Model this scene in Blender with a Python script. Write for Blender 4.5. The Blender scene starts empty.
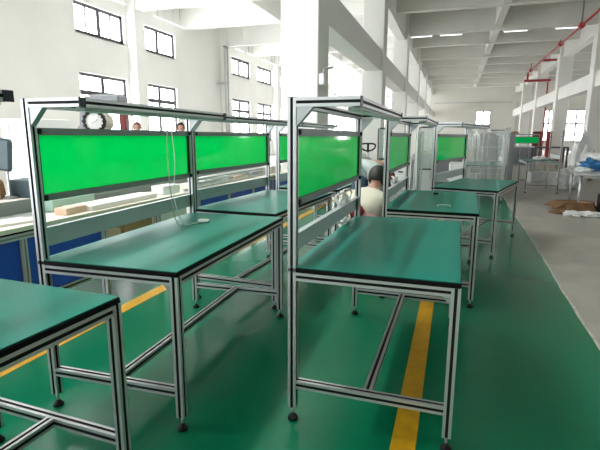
import bpy, bmesh, math, random
from mathutils import Vector, Matrix
random.seed(7)
SC = bpy.context.scene
COL = SC.collection
PI = math.pi

# ------------------------------------------------------------------ materials
def mat(name, col, rough=.5, metal=0., noise=0., nscale=8., rnoise=0., bump=0., bscale=40., coat=0., spec=.5, alpha=None, emit=0.):
    m = bpy.data.materials.new(name); m.use_nodes = True
    nt = m.node_tree; b = nt.nodes['Principled BSDF']
    b.inputs['Base Color'].default_value = (*col, 1)
    b.inputs['Roughness'].default_value = rough
    b.inputs['Metallic'].default_value = metal
    b.inputs['Specular IOR Level'].default_value = spec
    b.inputs['Coat Weight'].default_value = coat
    b.inputs['Coat Roughness'].default_value = .05
    if alpha is not None: b.inputs['Alpha'].default_value = alpha
    if emit:
        b.inputs['Emission Color'].default_value = (*col, 1); b.inputs['Emission Strength'].default_value = emit
    if noise or rnoise or bump:
        tc = nt.nodes.new('ShaderNodeTexCoord')
        n = nt.nodes.new('ShaderNodeTexNoise'); n.inputs['Scale'].default_value = nscale; n.inputs['Detail'].default_value = 6
        nt.links.new(tc.outputs['Object'], n.inputs['Vector'])
        if noise:
            r = nt.nodes.new('ShaderNodeValToRGB')
            r.color_ramp.elements[0].position = .3; r.color_ramp.elements[1].position = .7
            r.color_ramp.elements[0].color = (*[c * (1 - noise) for c in col], 1)
            r.color_ramp.elements[1].color = (*[min(1, c * (1 + noise)) for c in col], 1)
            nt.links.new(n.outputs['Fac'], r.inputs['Fac']); nt.links.new(r.outputs['Color'], b.inputs['Base Color'])
        if rnoise:
            mr = nt.nodes.new('ShaderNodeMapRange')
            mr.inputs['To Min'].default_value = max(.02, rough - rnoise); mr.inputs['To Max'].default_value = rough + rnoise
            mr.inputs['From Min'].default_value = .3; mr.inputs['From Max'].default_value = .7
            nt.links.new(n.outputs['Fac'], mr.inputs['Value']); nt.links.new(mr.outputs['Result'], b.inputs['Roughness'])
        if bump:
            n2 = nt.nodes.new('ShaderNodeTexNoise'); n2.inputs['Scale'].default_value = bscale; n2.inputs['Detail'].default_value = 4
            nt.links.new(tc.outputs['Object'], n2.inputs['Vector'])
            bp = nt.nodes.new('ShaderNodeBump'); bp.inputs['Strength'].default_value = bump; bp.inputs['Distance'].default_value = .02
            nt.links.new(n2.outputs['Fac'], bp.inputs['Height']); nt.links.new(bp.outputs['Normal'], b.inputs['Normal'])
    return m

def acrylic(name, col, trans):
    """glossy, slightly light-passing coloured sheet"""
    m = bpy.data.materials.new(name); m.use_nodes = True
    nt = m.node_tree; N = nt.nodes; N.clear()
    out = N.new('ShaderNodeOutputMaterial')
    d = N.new('ShaderNodeBsdfDiffuse'); d.inputs['Color'].default_value = (*col, 1)
    t = N.new('ShaderNodeBsdfTranslucent'); t.inputs['Color'].default_value = (*col, 1)
    g = N.new('ShaderNodeBsdfGlossy'); g.inputs['Roughness'].default_value = .06
    f = N.new('ShaderNodeFresnel'); f.inputs['IOR'].default_value = 1.28
    a = N.new('ShaderNodeMixShader'); a.inputs[0].default_value = trans
    c = N.new('ShaderNodeMixShader')
    L = nt.links.new
    L(d.outputs[0], a.inputs[1]); L(t.outputs[0], a.inputs[2])
    L(f.outputs[0], c.inputs[0]); L(a.outputs[0], c.inputs[1]); L(g.outputs[0], c.inputs[2]); L(c.outputs[0], out.inputs[0])
    return m

def film(name, col, clear):
    """thin crumpled clear plastic"""
    m = bpy.data.materials.new(name); m.use_nodes = True
    nt = m.node_tree; N = nt.nodes; N.clear()
    out = N.new('ShaderNodeOutputMaterial'); L = nt.links.new
    d = N.new('ShaderNodeBsdfDiffuse'); d.inputs['Color'].default_value = (*col, 1)
    t = N.new('ShaderNodeBsdfTransparent')
    g = N.new('ShaderNodeBsdfGlossy'); g.inputs['Roughness'].default_value = .15
    a = N.new('ShaderNodeMixShader'); a.inputs[0].default_value = clear
    c = N.new('ShaderNodeMixShader'); c.inputs[0].default_value = .12
    L(d.outputs[0], a.inputs[1]); L(t.outputs[0], a.inputs[2]); L(a.outputs[0], c.inputs[1]); L(g.outputs[0], c.inputs[2]); L(c.outputs[0], out.inputs[0])
    return m

def glow(name, col, s):
    m = bpy.data.materials.new(name); m.use_nodes = True
    nt = m.node_tree; N = nt.nodes; N.clear()
    out = N.new('ShaderNodeOutputMaterial'); e = N.new('ShaderNodeEmission')
    e.inputs['Color'].default_value = (*col, 1); e.inputs['Strength'].default_value = s
    nt.links.new(e.outputs[0], out.inputs[0]); return m

M = dict(
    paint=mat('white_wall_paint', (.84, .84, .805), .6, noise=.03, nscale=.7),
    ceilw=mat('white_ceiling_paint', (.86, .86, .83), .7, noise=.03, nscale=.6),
    pale=mat('pale_bounce_floor', (.62, .61, .58), .4, noise=.1, nscale=1.5, rnoise=.1),  # unseen left bay floor, made pale to bounce window light upward
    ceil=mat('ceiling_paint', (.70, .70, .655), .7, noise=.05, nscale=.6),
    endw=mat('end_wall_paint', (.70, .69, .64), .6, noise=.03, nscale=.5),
    greenfloor=mat('green_epoxy_floor', (.0015, .16, .073), .22, noise=.05, nscale=.8, spec=.26),
    concrete=mat('bare_concrete', (.37, .355, .318), .55, noise=.22, nscale=1.8, rnoise=.12, bump=.12, bscale=14),
    dust=mat('pale_cement_edge', (.5, .49, .44), .8, noise=.25, nscale=20),
    yellow=mat('yellow_floor_paint', (.64, .345, .008), .4, noise=.12, nscale=14),
    alu=mat('brushed_aluminium', (.58, .59, .60), .38, metal=.6),
    aluflat=mat('grey_anodised_sheet', (.48, .53, .54), .42, metal=.35),
    slot=mat('black_slot_strip', (.005, .005, .006), .6, spec=.2),
    black=mat('black_plastic', (.006, .006, .007), .5, spec=.25),
    navy=mat('navy_black_cap', (.008, .010, .03), .4),
    mat_=mat('teal_bench_mat', (.002, .215, .168), .36, noise=.02, nscale=1.5, spec=.22),
    edge=mat('black_edge_band', (.003, .003, .0035), .6, spec=.15),
    gpanel=acrylic('green_acrylic', (.0, .88, .33), .72),
    gshade=mat('dark_green_shade', (.0, .10, .035), .3),
    rail=mat('grey_panel_rail', (.20, .235, .235), .45, metal=.3),
    zinc=mat('zinc_bracket', (.42, .44, .45), .4, metal=.5),
    lamp=mat('lamp_housing', (.36, .42, .41), .5, metal=.1),
    white=mat('white_plastic', (.85, .86, .86), .4),
    cream=mat('cream_laminate', (.80, .74, .66), .5),
    blue=mat('royal_blue_sheet', (.012, .085, .52), .45, noise=.06),
    belt=mat('grey_ribbed_belt', (.32, .34, .33), .5),
    card=mat('brown_cardboard', (.42, .25, .125), .8, noise=.15, nscale=12),
    carddark=mat('dark_cardboard', (.20, .105, .05), .85, noise=.2, nscale=12),
    peach=mat('pale_carton', (.70, .50, .38), .75),
    pinkw=mat('pinkish_white_sheet', (.88, .80, .78), .6),
    red=mat('red_pipe_paint', (.36, .02, .018), .45),
    maroon=mat('maroon_enamel', (.15, .012, .014), .5, noise=.2),
    frame=mat('dark_window_frame', (.07, .065, .075), .5),
    steel=mat('blue_grey_steel', (.05, .085, .105), .5),
    grey=mat('mid_grey_enamel', (.22, .23, .25), .5),
    lgrey=mat('light_grey_enamel', (.50, .51, .52), .5),
    beige=mat('beige_enamel', (.62, .60, .47), .5),
    dial=mat('dial_white', (.62, .62, .60), .4),
    bag=mat('green_tinted_bag', (.40, .60, .50), .25),
    bagw=mat('white_plastic_bag', (.78, .80, .80), .3),
    bluebag=mat('blue_plastic_wrap', (.02, .13, .32), .3, noise=.5, nscale=9),
    film=film('clear_film', (.70, .76, .74), .86),
    filmw=film('milky_film', (.85, .88, .87), .5),
    glass=film('clear_acrylic', (.45, .55, .53), .72),
    pane=glow('window_daylight', (.97, .98, 1.0), 12.0),
    tube=glow('lit_tube', (1, 1, .97), 1.6),
    skin=mat('skin', (.50, .28, .20), .55),
    hair=mat('black_hair', (.012, .010, .010), .5),
    denim=mat('blue_denim', (.07, .115, .18), .8, noise=.3, nscale=30),
    gshirt=mat('pale_grey_cloth', (.55, .59, .59), .8),
    cream_c=mat('cream_cloth', (.74, .69, .58), .8),
    pinkc=mat('pink_cloth', (.72, .45, .45), .8),
    redc=mat('red_cloth', (.38, .015, .03), .8),
    darkc=mat('dark_work_clothes', (.03, .035, .05), .8),
    rcap=mat('rust_red_cloth', (.16, .035, .03), .8),
    wood=mat('rough_wood', (.34, .22, .13), .75, noise=.2),
)

# ------------------------------------------------------------------ mesh helper
class MB:
    def __init__(s): s.v = []; s.f = []; s.m = []; s.smooth = []
    def add(s, vs, fs, mi=0, sm=False, mis=None):
        o = len(s.v); s.v += [tuple(v) for v in vs]
        for i, f in enumerate(fs):
            s.f.append([a + o for a in f]); s.m.append(mis[i] if mis else mi); s.smooth.append(sm)
        return s
    def box(s, x0, x1, y0, y1, z0, z1, mi=0, T=None):
        vs = [Vector((x, y, z)) for z in (z0, z1) for y in (y0, y1) for x in (x0, x1)]
        if T: vs = [T @ v for v in vs]
        return s.add(vs, [(0, 2, 3, 1), (4, 5, 7, 6), (0, 1, 5, 4), (2, 6, 7, 3), (0, 4, 6, 2), (1, 3, 7, 5)], mi)
    def cbox(s, x0, x1, y0, y1, z0, z1, c=.004, mi=0):
        """box with chamfered edges on its vertical and top rims"""
        def ring(i, z): return [(x0+i+c, y0+i, z), (x1-i-c, y0+i, z), (x1-i, y0+i+c, z), (x1-i, y1-i-c, z), (x1-i-c, y1-i, z), (x0+i+c, y1-i, z), (x0+i, y1-i-c, z), (x0+i, y0+i+c, z)]
        R = [ring(c, z0), ring(0, z0 + c), ring(0, z1 - c), ring(c, z1)]
        return s.loft(R, mi)
    def loft(s, R, mi=0, sm=False, close=True, caps=True):
        n = len(R[0]); vs = [p for r in R for p in r]; fs = []
        for k in range(len(R) - 1):
            for i in range(n if close else n - 1):
                j = (i + 1) % n
                fs.append((k*n+i, k*n+j, (k+1)*n+j, (k+1)*n+i))
        s.add(vs, fs, mi, sm)
        if caps and close:
            o = len(s.v) - len(vs)
            s.f.append([o + i for i in reversed(range(n))]); s.f.append([o + (len(R)-1)*n + i for i in range(n)])
            s.m += [mi, mi]; s.smooth += [False, False]
        return s
    def tube(s, pts, r, n=8, mi=0, sm=True):
        pts = [Vector(p) for p in pts]; R = []
        up = None
        for i, p in enumerate(pts):
            d = (pts[min(i+1, len(pts)-1)] - pts[max(i-1, 0)]).normalized()
            if up is None: up = d.orthogonal().normalized()
            a = (up - d * up.dot(d)); a = a.normalized() if a.length > 1e-5 else d.orthogonal().normalized(); up = a
            b = d.cross(a); rr = r[i] if isinstance(r, (list, tuple)) else r
            R.append([p + (a*math.cos(2*PI*k/n) + b*math.sin(2*PI*k/n))*rr for k in range(n)])
        return s.loft(R, mi, sm)
    def lathe(s, prof, c=(0, 0, 0), n=20, mi=0, axis='Z', sm=True, caps=True):
        R = []
        for r, h in prof:
            ring = []
            for k in range(n):
                a = 2*PI*k/n; x, y = r*math.cos(a), r*math.sin(a)
                p = {'Z': (x, y, h), 'Y': (x, h, -y), 'X': (h, x, y)}[axis]
                ring.append((p[0]+c[0], p[1]+c[1], p[2]+c[2]))
            R.append(ring)
        return s.loft(R, mi, sm, caps=caps)
    def profile(s, p0, p1, up=(0, 0, 1), a=.02, b=.02):
        """slotted extrusion from p0 to p1; material 1 lines the slots"""
        p0, p1 = Vector(p0), Vector(p1); d = (p1 - p0).normalized(); U = Vector(up)
        if abs(U.dot(d)) > .9: U = Vector((0, 1, 0))
        S = d.cross(U).normalized(); U = S.cross(d).normalized()
        g, e = .0066, .005
        q = []
        def side(fn, h):  # four sides, counter-clockwise
            for t, k in ((-h, 0), (-g, 0), (-g, e), (g, e), (g, 0)): q.append(fn(t, k))
        side(lambda t, k: (t, -b + k), a); side(lambda t, k: (a - k, t), b)
        side(lambda t, k: (-t, b - k), a); side(lambda t, k: (-a + k, -t), b)
        n = len(q); vs = [p0 + S*x + U*y for x, y in q] + [p1 + S*x + U*y for x, y in q]
        fs = [(i, n+i, n+(i+1) % n, (i+1) % n) for i in range(n)]
        mis = [1 if i % 5 in (1, 2, 3) else 0 for i in range(n)]
        s.add(vs, fs + [list(range(n)), list(range(2*n-1, n-1, -1))], mis=mis + [0, 0])
        return s
    def build(s, name, m, parent=None, loc=None, smooth_angle=None):
        me = bpy.data.meshes.new(name); me.from_pydata(s.v, [], s.f)
        for x in (m if isinstance(m, (list, tuple)) else [m]): me.materials.append(M[x] if isinstance(x, str) else x)
        for i, p in enumerate(me.polygons): p.material_index = s.m[i]; p.use_smooth = s.smooth[i]
        bm = bmesh.new(); bm.from_mesh(me); bmesh.ops.recalc_face_normals(bm, faces=bm.faces); bm.to_mesh(me); bm.free()
        o = bpy.data.objects.new(name, me); COL.objects.link(o)
        if parent: o.parent = parent
        if loc: o.location = loc
        return o

def tag(o, label, cat, group=None, kind=None):
    o['label'] = label; o['category'] = cat
    if group: o['group'] = group
    if kind: o['kind'] = kind
    return o
def thing(name, label, cat, loc=(0, 0, 0), rz=0, group=None):
    o = bpy.data.objects.new(name, None); COL.objects.link(o); o.location = loc; o.rotation_euler = (0, 0, rz)
    o.empty_display_size = .1
    return tag(o, label, cat, group)
def struct(o): o['kind'] = 'structure'; return o
def dup(root, label, loc, rz=0, group=None, skip=()):
    r = root.copy(); COL.objects.link(r); r.location = loc; r.rotation_euler = (0, 0, rz); r['label'] = label
    if group: r['group'] = group
    for c in list(root.children):
        if c.name.split('.')[0] in skip: continue
        k = c.copy(); COL.objects.link(k); k.parent = r
        for g in list(c.children):
            h = g.copy(); COL.objects.link(h); h.parent = k
    return r

# ------------------------------------------------------------------ room shell
XL, XR, YE, YB, ZC = -13.0, 16.5, 57.0, -5.0, 7.4
CLX0, CLX1, CRX0, CRX1 = -3.24, -2.5, 5.75, 6.49
ROWS = [0.6 + 8.08 * k for k in range(7)]          # front faces of the column rows

struct(MB().box(-4.3, XR + .3, YB, YE + .3, -.2, -.004).build('floor', 'concrete'))
struct(MB().box(XL - .3, -4.3, YB, YE + .3, -.2, 0).build('floor', 'pale'))
# green coating with a hand-rolled right edge
edge = []
y = YB
while y < 15.5:
    base = 1.03 + .018 * (y - 4) + .012 * math.sin(y * 1.1) + random.uniform(-.008, .008)
    edge.append((base, y)); y += .22
vs = []; fs = []
for x, y in edge: vs += [(-4.3, y, 0), (x, y, 0)]
for i in range(len(edge) - 1): fs.append((2*i, 2*i+1, 2*i+3, 2*i+2))
n0 = len(vs)
o = MB().add(vs, fs).build('floor_coating', 'greenfloor'); struct(o)
vs = []; fs = []
for x, y in edge: vs += [(x - .004, y, .0015), (x + .018 + random.uniform(-.006, .008), y, .0012)]
for i in range(len(edge) - 1): fs.append((2*i, 2*i+1, 2*i+3, 2*i+2))
struct(MB().add(vs, fs).build('trim_1', 'dust'))
struct(MB().box(-.197, -.085, YB, 14.5, .001, .003).build('trim_2', 'yellow'))
struct(MB().box(-2.575, -2.455, YB, 14.5, .001, .003).build('trim_3', 'yellow'))

def wall_with_openings(name, axis, pos, thick, a0, a1, z0, z1, holes, m):
    """wall in the plane axis=pos, spanning a0..a1 along the other axis, real openings"""
    A = sorted({a0, a1, *[h[0] for h in holes], *[h[1] for h in holes]}); Z = sorted({z0, z1, *[h[2] for h in holes], *[h[3] for h in holes]})
    b = MB()
    for i in range(len(A) - 1):
        for j in range(len(Z) - 1):
            ca, cz = (A[i] + A[i+1]) / 2, (Z[j] + Z[j+1]) / 2
            if any(h[0] < ca < h[1] and h[2] < cz < h[3] for h in holes): continue
            if axis == 'x': b.box(min(pos, pos+thick), max(pos, pos+thick), A[i], A[i+1], Z[j], Z[j+1])
            else: b.box(A[i], A[i+1], min(pos, pos+thick), max(pos, pos+thick), Z[j], Z[j+1])
    return struct(b.build(name, m))

NW = [0]
def window(axis, pos, a0, a1, z0, z1, cols, transom=None, out=-1):
    """pane, dark frame and mullions, recessed in the opening; out is the outward sign"""
    NW[0] += 1
    e = bpy.data.objects.new('window_%d' % NW[0], None); COL.objects.link(e); struct(e)
    def bx(b, p0, p1, q0, q1, r0, r1):
        if axis == 'x': b.box(min(p0, p1), max(p0, p1), q0, q1, r0, r1)
        else: b.box(q0, q1, min(p0, p1), max(p0, p1), r0, r1)
    P = pos + out * .16
    b = MB(); bx(b, P, P + out * .02, a0, a1, z0, z1); b.build('pane', 'pane', e)
    w = .11 if a0 < 25 else .15
    b = MB()
    for q in ((a0, a1, z0, z0 + w), (a0, a1, z1 - w, z1), (a0, a0 + w, z0, z1), (a1 - w, a1, z0, z1)): bx(b, P - out * .05, P, *q)
    b.build('frame', 'frame', e)
    for k in range(1, cols):
        a = a0 + (a1 - a0) * k / cols; t = .085 if (cols == 4 and k == 2) or cols < 4 else .03
        if a0 > 25: t *= 1.5
        b = MB(); bx(b, P - out * .04, P - out * .001, a - t, a + t, z0, z1); b.build('mullion', 'frame', e)
    if transom:
        b = MB(); bx(b, P - out * .045, P - out * .0015, a0, a1, transom - .09, transom + .09); b.build('transom', 'frame', e)
    b = MB(); bx(b, pos, P, a0 - .03, a1 + .03, z0 - .04, z0); b.build('sill', 'paint', e)

spans = [(14.08, 16.72), (17.8, 20.4), (26.25, 29.1), (30.25, 33.0), (34.6, 37.3), (38.4, 41.0), (42.8, 45.4), (46.5, 49.0), (51.0, 53.6), (54.2, 56.6)]
back = [(-4.5, -1.8), (2, 4.8)]
holes = [(a, b, 5.05, 6.12) for a, b in spans + back] + [(a, b, 1.1, 3.68) for a, b in spans + back]
wall_with_openings('wall_left', 'x', XL, -.3, YB, YE + .3, 0, ZC, holes, 'paint')
for a, b in spans + back:
    window('x', XL, a, b, 5.05, 6.12, 4)
    window('x', XL, a, b, 1.1, 3.68, 2, 2.98)
ew = [(2.05, 3.62, 2.75, 4.3), (8.75, 10.2, .95, 4.3), (11.0, 13.2, .95, 4.3), (-11.6, -9.2, 1.1, 3.7), (-7.9, -5.4, 1.1, 6.1)]
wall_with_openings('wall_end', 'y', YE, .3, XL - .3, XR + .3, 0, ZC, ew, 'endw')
for a, b, z0, z1 in ew: window('y', YE, a, b, z0, z1, 2, None if a == 2.05 else 2.85, out=1)
rw = [(a, a + 2.7, 1.1, 3.68) for a in (26.5, 34.5)]  # unseen windows added to give dim light from the right
wall_with_openings('wall_back', 'y', YB, -.3, XL - .3, XR + .3, 0, ZC, [(XL + .6, -3.6, 0, 6.0)], 'paint')  # unseen; left bay opening shaped to let more sky light in
wall_with_openings('wall_right', 'x', XR, .3, YB, YE + .3, 0, ZC, rw, 'paint')
for a, b, z0, z1 in rw: window('x', XR, a, b, z0, z1, 2, 2.98, out=1)

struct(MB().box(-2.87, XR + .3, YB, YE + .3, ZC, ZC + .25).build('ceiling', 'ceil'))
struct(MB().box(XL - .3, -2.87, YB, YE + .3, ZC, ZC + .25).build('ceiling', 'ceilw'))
for k, yr in enumerate(ROWS[1:7]):
    for x0, x1 in ((CLX0, CLX1), (CRX0, CRX1)):
        if k == 0 and x0 > 0: pass
        struct(MB().cbox(x0, x1, yr, yr + .77, 0, ZC, .02).build('column', 'paint'))
    struct(MB().cbox(XL, XL + .42, yr + .1, yr + .75, 0, ZC, .02).build('pilaster_column', 'paint'))
struct(MB().cbox(CRX0, CRX1, ROWS[0], ROWS[0] + .77, 0, ZC, .02).build('column', 'paint'))
for k in range(0, 7):
    y0 = ROWS[k] + .77 if k else YB; y1 = ROWS[k+1] if k < 6 else YE
    if y1 <= y0: continue
    for x0, x1, r in ((-3.12, -2.6, 'l'), (5.85, 6.37, 'r')):
        if k == 0 and r == 'l': continue
        struct(MB().box(x0, x1, y0, y1, 3.65, 4.35).build('beam', 'paint'))
        struct(MB().box(x0 + .06, x1 - .06, y0, y1, 6.15, ZC).build('beam', 'paint'))
for k in range(0, 14):
    yb = ROWS[0] + .2 + 4.04 * k
    pri = k % 2 == 0
    if yb > YE - .5: continue
    segs = ((XL + (.42 if pri else 0), CLX0), (CLX1, CRX0), (CRX1, XR)) if pri else ((XL, -3.06), (-2.66, 5.91), (6.31, XR))
    for a, b in segs:
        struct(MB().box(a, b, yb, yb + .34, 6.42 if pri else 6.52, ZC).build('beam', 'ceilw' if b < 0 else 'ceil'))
for x in (-8.0, 1.62, 11.4):
    for k in range(13):
        ya = ROWS[0] + .2 + 4.04 * k + .34; yb = ya + 3.70
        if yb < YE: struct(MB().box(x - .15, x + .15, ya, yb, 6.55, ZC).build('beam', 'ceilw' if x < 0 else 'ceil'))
struct(MB().box(CLX1, CRX0, YE - .06, YE, 5.15, 5.25).build('trim_4', 'lgrey'))
struct(MB().box(6.2, 6.28, YE - .05, YE, 1.0, 5.15).build('trim_5', 'lgrey'))

# a beige door leaf on the far wall of the left bay
d = MB(); d.cbox(-5.2, -3.6, YE - .12, YE - .0, 0, 6.6, .02); o = d.build('door_1', 'beige'); struct(o)
MB().box(-3.85, -3.75, YE - .18, YE - .12, 1.0, 1.2).build('handle', 'zinc', o)

# downpipes on the left wall
for i, (yy, t) in enumerate(((24.55, 'beside the first pair of windows'), (33.6, 'just before the pale pillar'))):
    p = thing('wall_pipe', 'thin grey pipe down the left wall ' + t, 'pipe', (XL + .5, yy, 0), 0)
    MB().tube([(0, 0, .0), (0, 0, 6.3)], .05).build('riser', 'lgrey', p)
    MB().tube([(0, .35, 0), (0, .35, 6.3)], .05).build('riser', 'lgrey', p)
    MB().tube([(0, -.05, 6.3), (0, .4, 6.3)], .06).build('elbow', 'grey', p)
    MB().box(-.5, .06, -.08, .44, 4.35, 4.43).build('clamp', 'lgrey', p)

# tube lamps
def tube_lamp(x, y, z, L, along, label, group):
    t = thing('tube_light', label, 'light', (x, y, z), 0 if along == 'y' else PI/2, group)
    hz = .1 if along == 'x' else ZC - z
    MB().cbox(-.04, .04, -L/2, L/2, 0, .05, .01).build('housing', 'white', t)
    MB().tube([(0, -L/2 + .05, -.02), (0, L/2 - .05, -.02)], .02).build('tube', 'tube', t)
    MB().tube([(0, -L/4, .06), (0, -L/4, hz)], .008, 5).build('hanger', 'grey', t)
    MB().tube([(0, L/4, .06), (0, L/4, hz)], .008, 5).build('hanger', 'grey', t)
    return t
for y in (14.2, 15.8, 18.7, 19.9, 26.6, 28.2, 30.6, 32.0):
    tube_lamp(-12.55, y, 6.45, 1.1, 'y', 'slim fluorescent tube hung above the high windows of the left wall', 'tube lights along the left wall')
for x in (-9.3, -7.0, -5.0, -1.9, -.5, 2.4, 4.6):
    tube_lamp(x, 25.2, 6.33, 1.1, 'x', 'slim fluorescent tube fixed under a cross beam', 'tube lights across the hall')
for y in (26.2, 28.0): tube_lamp(8.3, y, 6.0, 1.5, 'y', 'fluorescent tube in the dim bay beyond the right hand pillars', 'tube lights of the far bay')

# ------------------------------------------------------------------ red sprinkler pipe
p = thing('sprinkler_pipe', 'long red fire sprinkler pipe running under the ceiling beside the right pillars', 'pipe', (5.05, 0, 6.3))
MB().tube([(0, 12, 0), (0, 41, 0)], .055).build('main_pipe', 'red', p)
for y in (24.8, 29.2, 39.6):
    MB().lathe([(.08, -.22), (.13, -.17), (.13, .17), (.08, .22)], (0, y, 0), 12, axis='Y').build('coupling', 'red', p)
    MB().box(-.03, .03, y - .03, y + .03, 0, 1.1).build('hanger', 'grey', p)
MB().tube([(0, 34.8, .0), (.9, 34.8, .0)], .07).build('branch_pipe', 'red', p)
MB().tube([(0, 41, 0), (0, 41.0, -.55), (0, 41.3, -.6)], .08).build('drop', 'red', p)
MB().tube([(-.25, 40.85, -.62), (1.6, 40.85, -.62)], .09).build('cross_pipe', 'red', p)
p = thing('riser_pipe', 'vertical red fire riser between the second and third right hand pillars', 'pipe', (6.46, 40.78, 0))
MB().tube([(0, 0, 0), (0, 0, 5.55)], .06).build('riser', 'red', p)
MB().lathe([(.07, -.2), (.085, -.1), (.085, .1), (.07, .2)], (0, 0, 4.0), 12).build('valve', 'red', p)
o = MB().cbox(4.5, 5.0, 31.8, 32.1, 0, 1.75, .02).build('fire_cabinet', 'maroon'); tag(o, 'dark red fire hose cabinet at the end of the far green panel', 'cabinet')
MB().box(4.53, 4.97, 31.78, 31.8, 1.05, 1.7).build('door', 'maroon', o); MB().box(4.53, 4.97, 31.78, 31.8, .1, 1.0).build('door', 'maroon', o)
MB().box(4.9, 4.94, 31.76, 31.78, 1.3, 1.45).build('handle', 'black', o)
o = MB().cbox(5.4, 5.65, 32.6, 32.9, 0, 1.8, .02).build('fire_post', 'red'); tag(o, 'slim bright red fire equipment post standing against a white pillar', 'post')
MB().lathe([(.09, 0), (.09, .1)], (5.525, 32.55, 1.3), 12, axis='Y').build('valve_wheel', 'maroon', o)
o = MB().cbox(-2.5, -2.40, 8.72, 8.86, 2.36, 2.56, .01).build('junction_box', 'white'); tag(o, 'small white switch box fixed on the shaded side of the big front pillar', 'junction')  # white junction box with a bracket arm, fixed to the pillar
MB().tube([(-2.45, 8.8, 2.55), (-2.44, 8.85, 2.66), (-2.3, 9.0, 2.7)], .02, 6).build('bracket_arm', 'lgrey', o)

# ------------------------------------------------------------------ workbench
W, LN, ZT, ZP, SH = .776, 1.53, .799, 1.570, .325
def make_bench():
    t = thing('workbench', '', 'workbench')
    e = .02
    AL = ['alu', 'slot']
    tp = MB().cbox(.0, W, .0, LN, ZT - .026, ZT - .003, .003).build('tabletop', 'edge', t)
    MB().box(.004, W - .004, .004, LN - .004, ZT - .003, ZT).build('bench_mat', 'mat_', tp)
    zr = ZT - .026 - .02
    b = MB(); b.profile((.04, e, zr), (W - .04, e, zr)); b.profile((.04, LN - e, zr), (W - .04, LN - e, zr))
    b.profile((e, .04, zr), (e, LN - .04, zr)); b.profile((W - e, .04, zr), (W - e, LN - .04, zr)); b.build('apron_frame', AL, t)
    def foot(x, y, par):
        MB().lathe([(.006, .02), (.006, .075)], (x, y, 0), 8).build('stud', 'zinc', par)
        MB().lathe([(.018, .0), (.026, .003), (.026, .012), (.012, .03), (.007, .034)], (x, y, 0), 14).build('foot', 'black', par)
    for y in (e, LN - e):
        pz = MB().profile((e, y, .07), (e, y, ZP - .001)).build('post', AL, t); foot(e, y, pz)
        MB().box(e - .0205, e + .0205, y - .0205, y + .0205, ZP - .002, ZP).build('end_cap', 'black', pz)
        lg = MB().profile((W - e, y, .07), (W - e, y, ZT - .027)).build('leg', AL, t); foot(W - e, y, lg)
        zb = .20
        MB().profile((.04, y, zb), (W - .04, y, zb)).build('crossbar', AL, t)
        zs = ZP - .022
        sb = MB().profile((.04, y, zs), (SH, y, zs)).build('shelf_beam', AL, t)
        MB().box(SH, SH + .004, y - .0215, y + .0215, zs - .0215, zs + .0215).build('end_cap', 'navy', sb)
        s = 1 if y < .5 else -1
        # triangular corner bracket under the shelf beam
        g = MB(); y0, y1 = y - .016, y + .016
        tri = [(.041, zs - .021), (.118, zs - .021), (.041, zs - .105)]
        g.add([(a, y0, c) for a, c in tri] + [(a, y1, c) for a, c in tri], [(0, 1, 2), (3, 5, 4), (0, 3, 4, 1), (1, 4, 5, 2), (2, 5, 3, 0)])
        g.build('corner_bracket', 'zinc', t)
        # small corner bracket under the table frame by the leg
        tri = [(W - .041, zr - .021), (W - .075, zr - .021), (W - .041, zr - .06)]
        g = MB(); g.add([(a, y0, c) for a, c in tri] + [(a, y1, c) for a, c in tri], [(0, 1, 2), (3, 5, 4), (0, 3, 4, 1), (1, 4, 5, 2), (2, 5, 3, 0)])
        g.build('corner_bracket', 'zinc', t)
    MB().profile((W/2, .04, .20), (W/2, LN - .04, .20)).build('stretcher', AL, t)
    zs = ZP - .022
    MB().profile((SH - e, .04, zs), (SH - e, LN - .04, zs)).build('shelf_rail', AL, t)
    MB().profile((e, .04, zs), (e, LN - .04, zs)).build('shelf_rail', AL, t)
    lf = MB().cbox(SH - .062, SH - .006, .045, LN - .045, zs - .036, zs - .020, .003).build('light_fixture', 'lamp', t)
    MB().box(SH - .056, SH - .012, .06, LN - .06, zs - .039, zs - .036).build('diffuser', 'white', lf)
    # coloured panel between two grey rails
    MB().box(.013, .019, .065, LN - .065, 1.115, 1.402).build('green_panel', 'gpanel', t)
    pr_ = MB().box(.004, .034, .041, LN - .041, 1.402, 1.437).build('panel_rail', 'rail', t)
    MB().box(.004, .034, .041, LN - .041, 1.083, 1.115).build('panel_rail', 'rail', t)
    for y0, y1 in ((.041, .065), (LN - .065, LN - .041)): MB().box(.011, .021, y0, y1, 1.115, 1.402).build('panel_shade', 'gshade', t)  # shade at the panel ends, put in as dark green strips
    for y in (.052, LN - .052):
        for z in (1.42, 1.1): MB().cbox(.034, .048, y - .011, y + .011, z - .013, z + .013, .003).build('clamp', 'black', t)
    # folded sheet upstand
    bp = MB().box(.006, .012, .041, LN - .041, .852, .948); bp.box(.006, .036, .041, LN - .041, .948, .952)
    bp.build('back_plate', 'aluflat', t)
    return t
bench = make_bench()
bench['label'] = 'workbench with the widest glossy green panel, its near end standing across the yellow floor line'
bench['group'] = 'green topped aluminium workbenches'
R1, R2, R3 = (-.711, 1.985, 0), (-.553, 3.943, 0), (-.245, 5.907, 0)
L0, L1, L2 = (-2.013, -.106, 0), (-1.925, 1.705, 0), (-2.085, 3.41, 0)
bench.location = R1; bench.rotation_euler.z = -.007
G = 'green topped aluminium workbenches'
dup(bench, 'second workbench of the right row, with a black puck on its top', R2, -.0258)
dup(bench, 'workbench turned askew at the end of the right row, nearest the concrete floor', R3, -.2565)
dup(bench, 'workbench cut off by the lower left corner of the picture, nearest the camera', L0, -.0402)
dup(bench, 'workbench with a bright green panel and a white cable lying on its top', L1, .0359)
dup(bench, 'workbench behind the bench with the white cable, a clear gap between their tops', L2, -.045)
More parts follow.
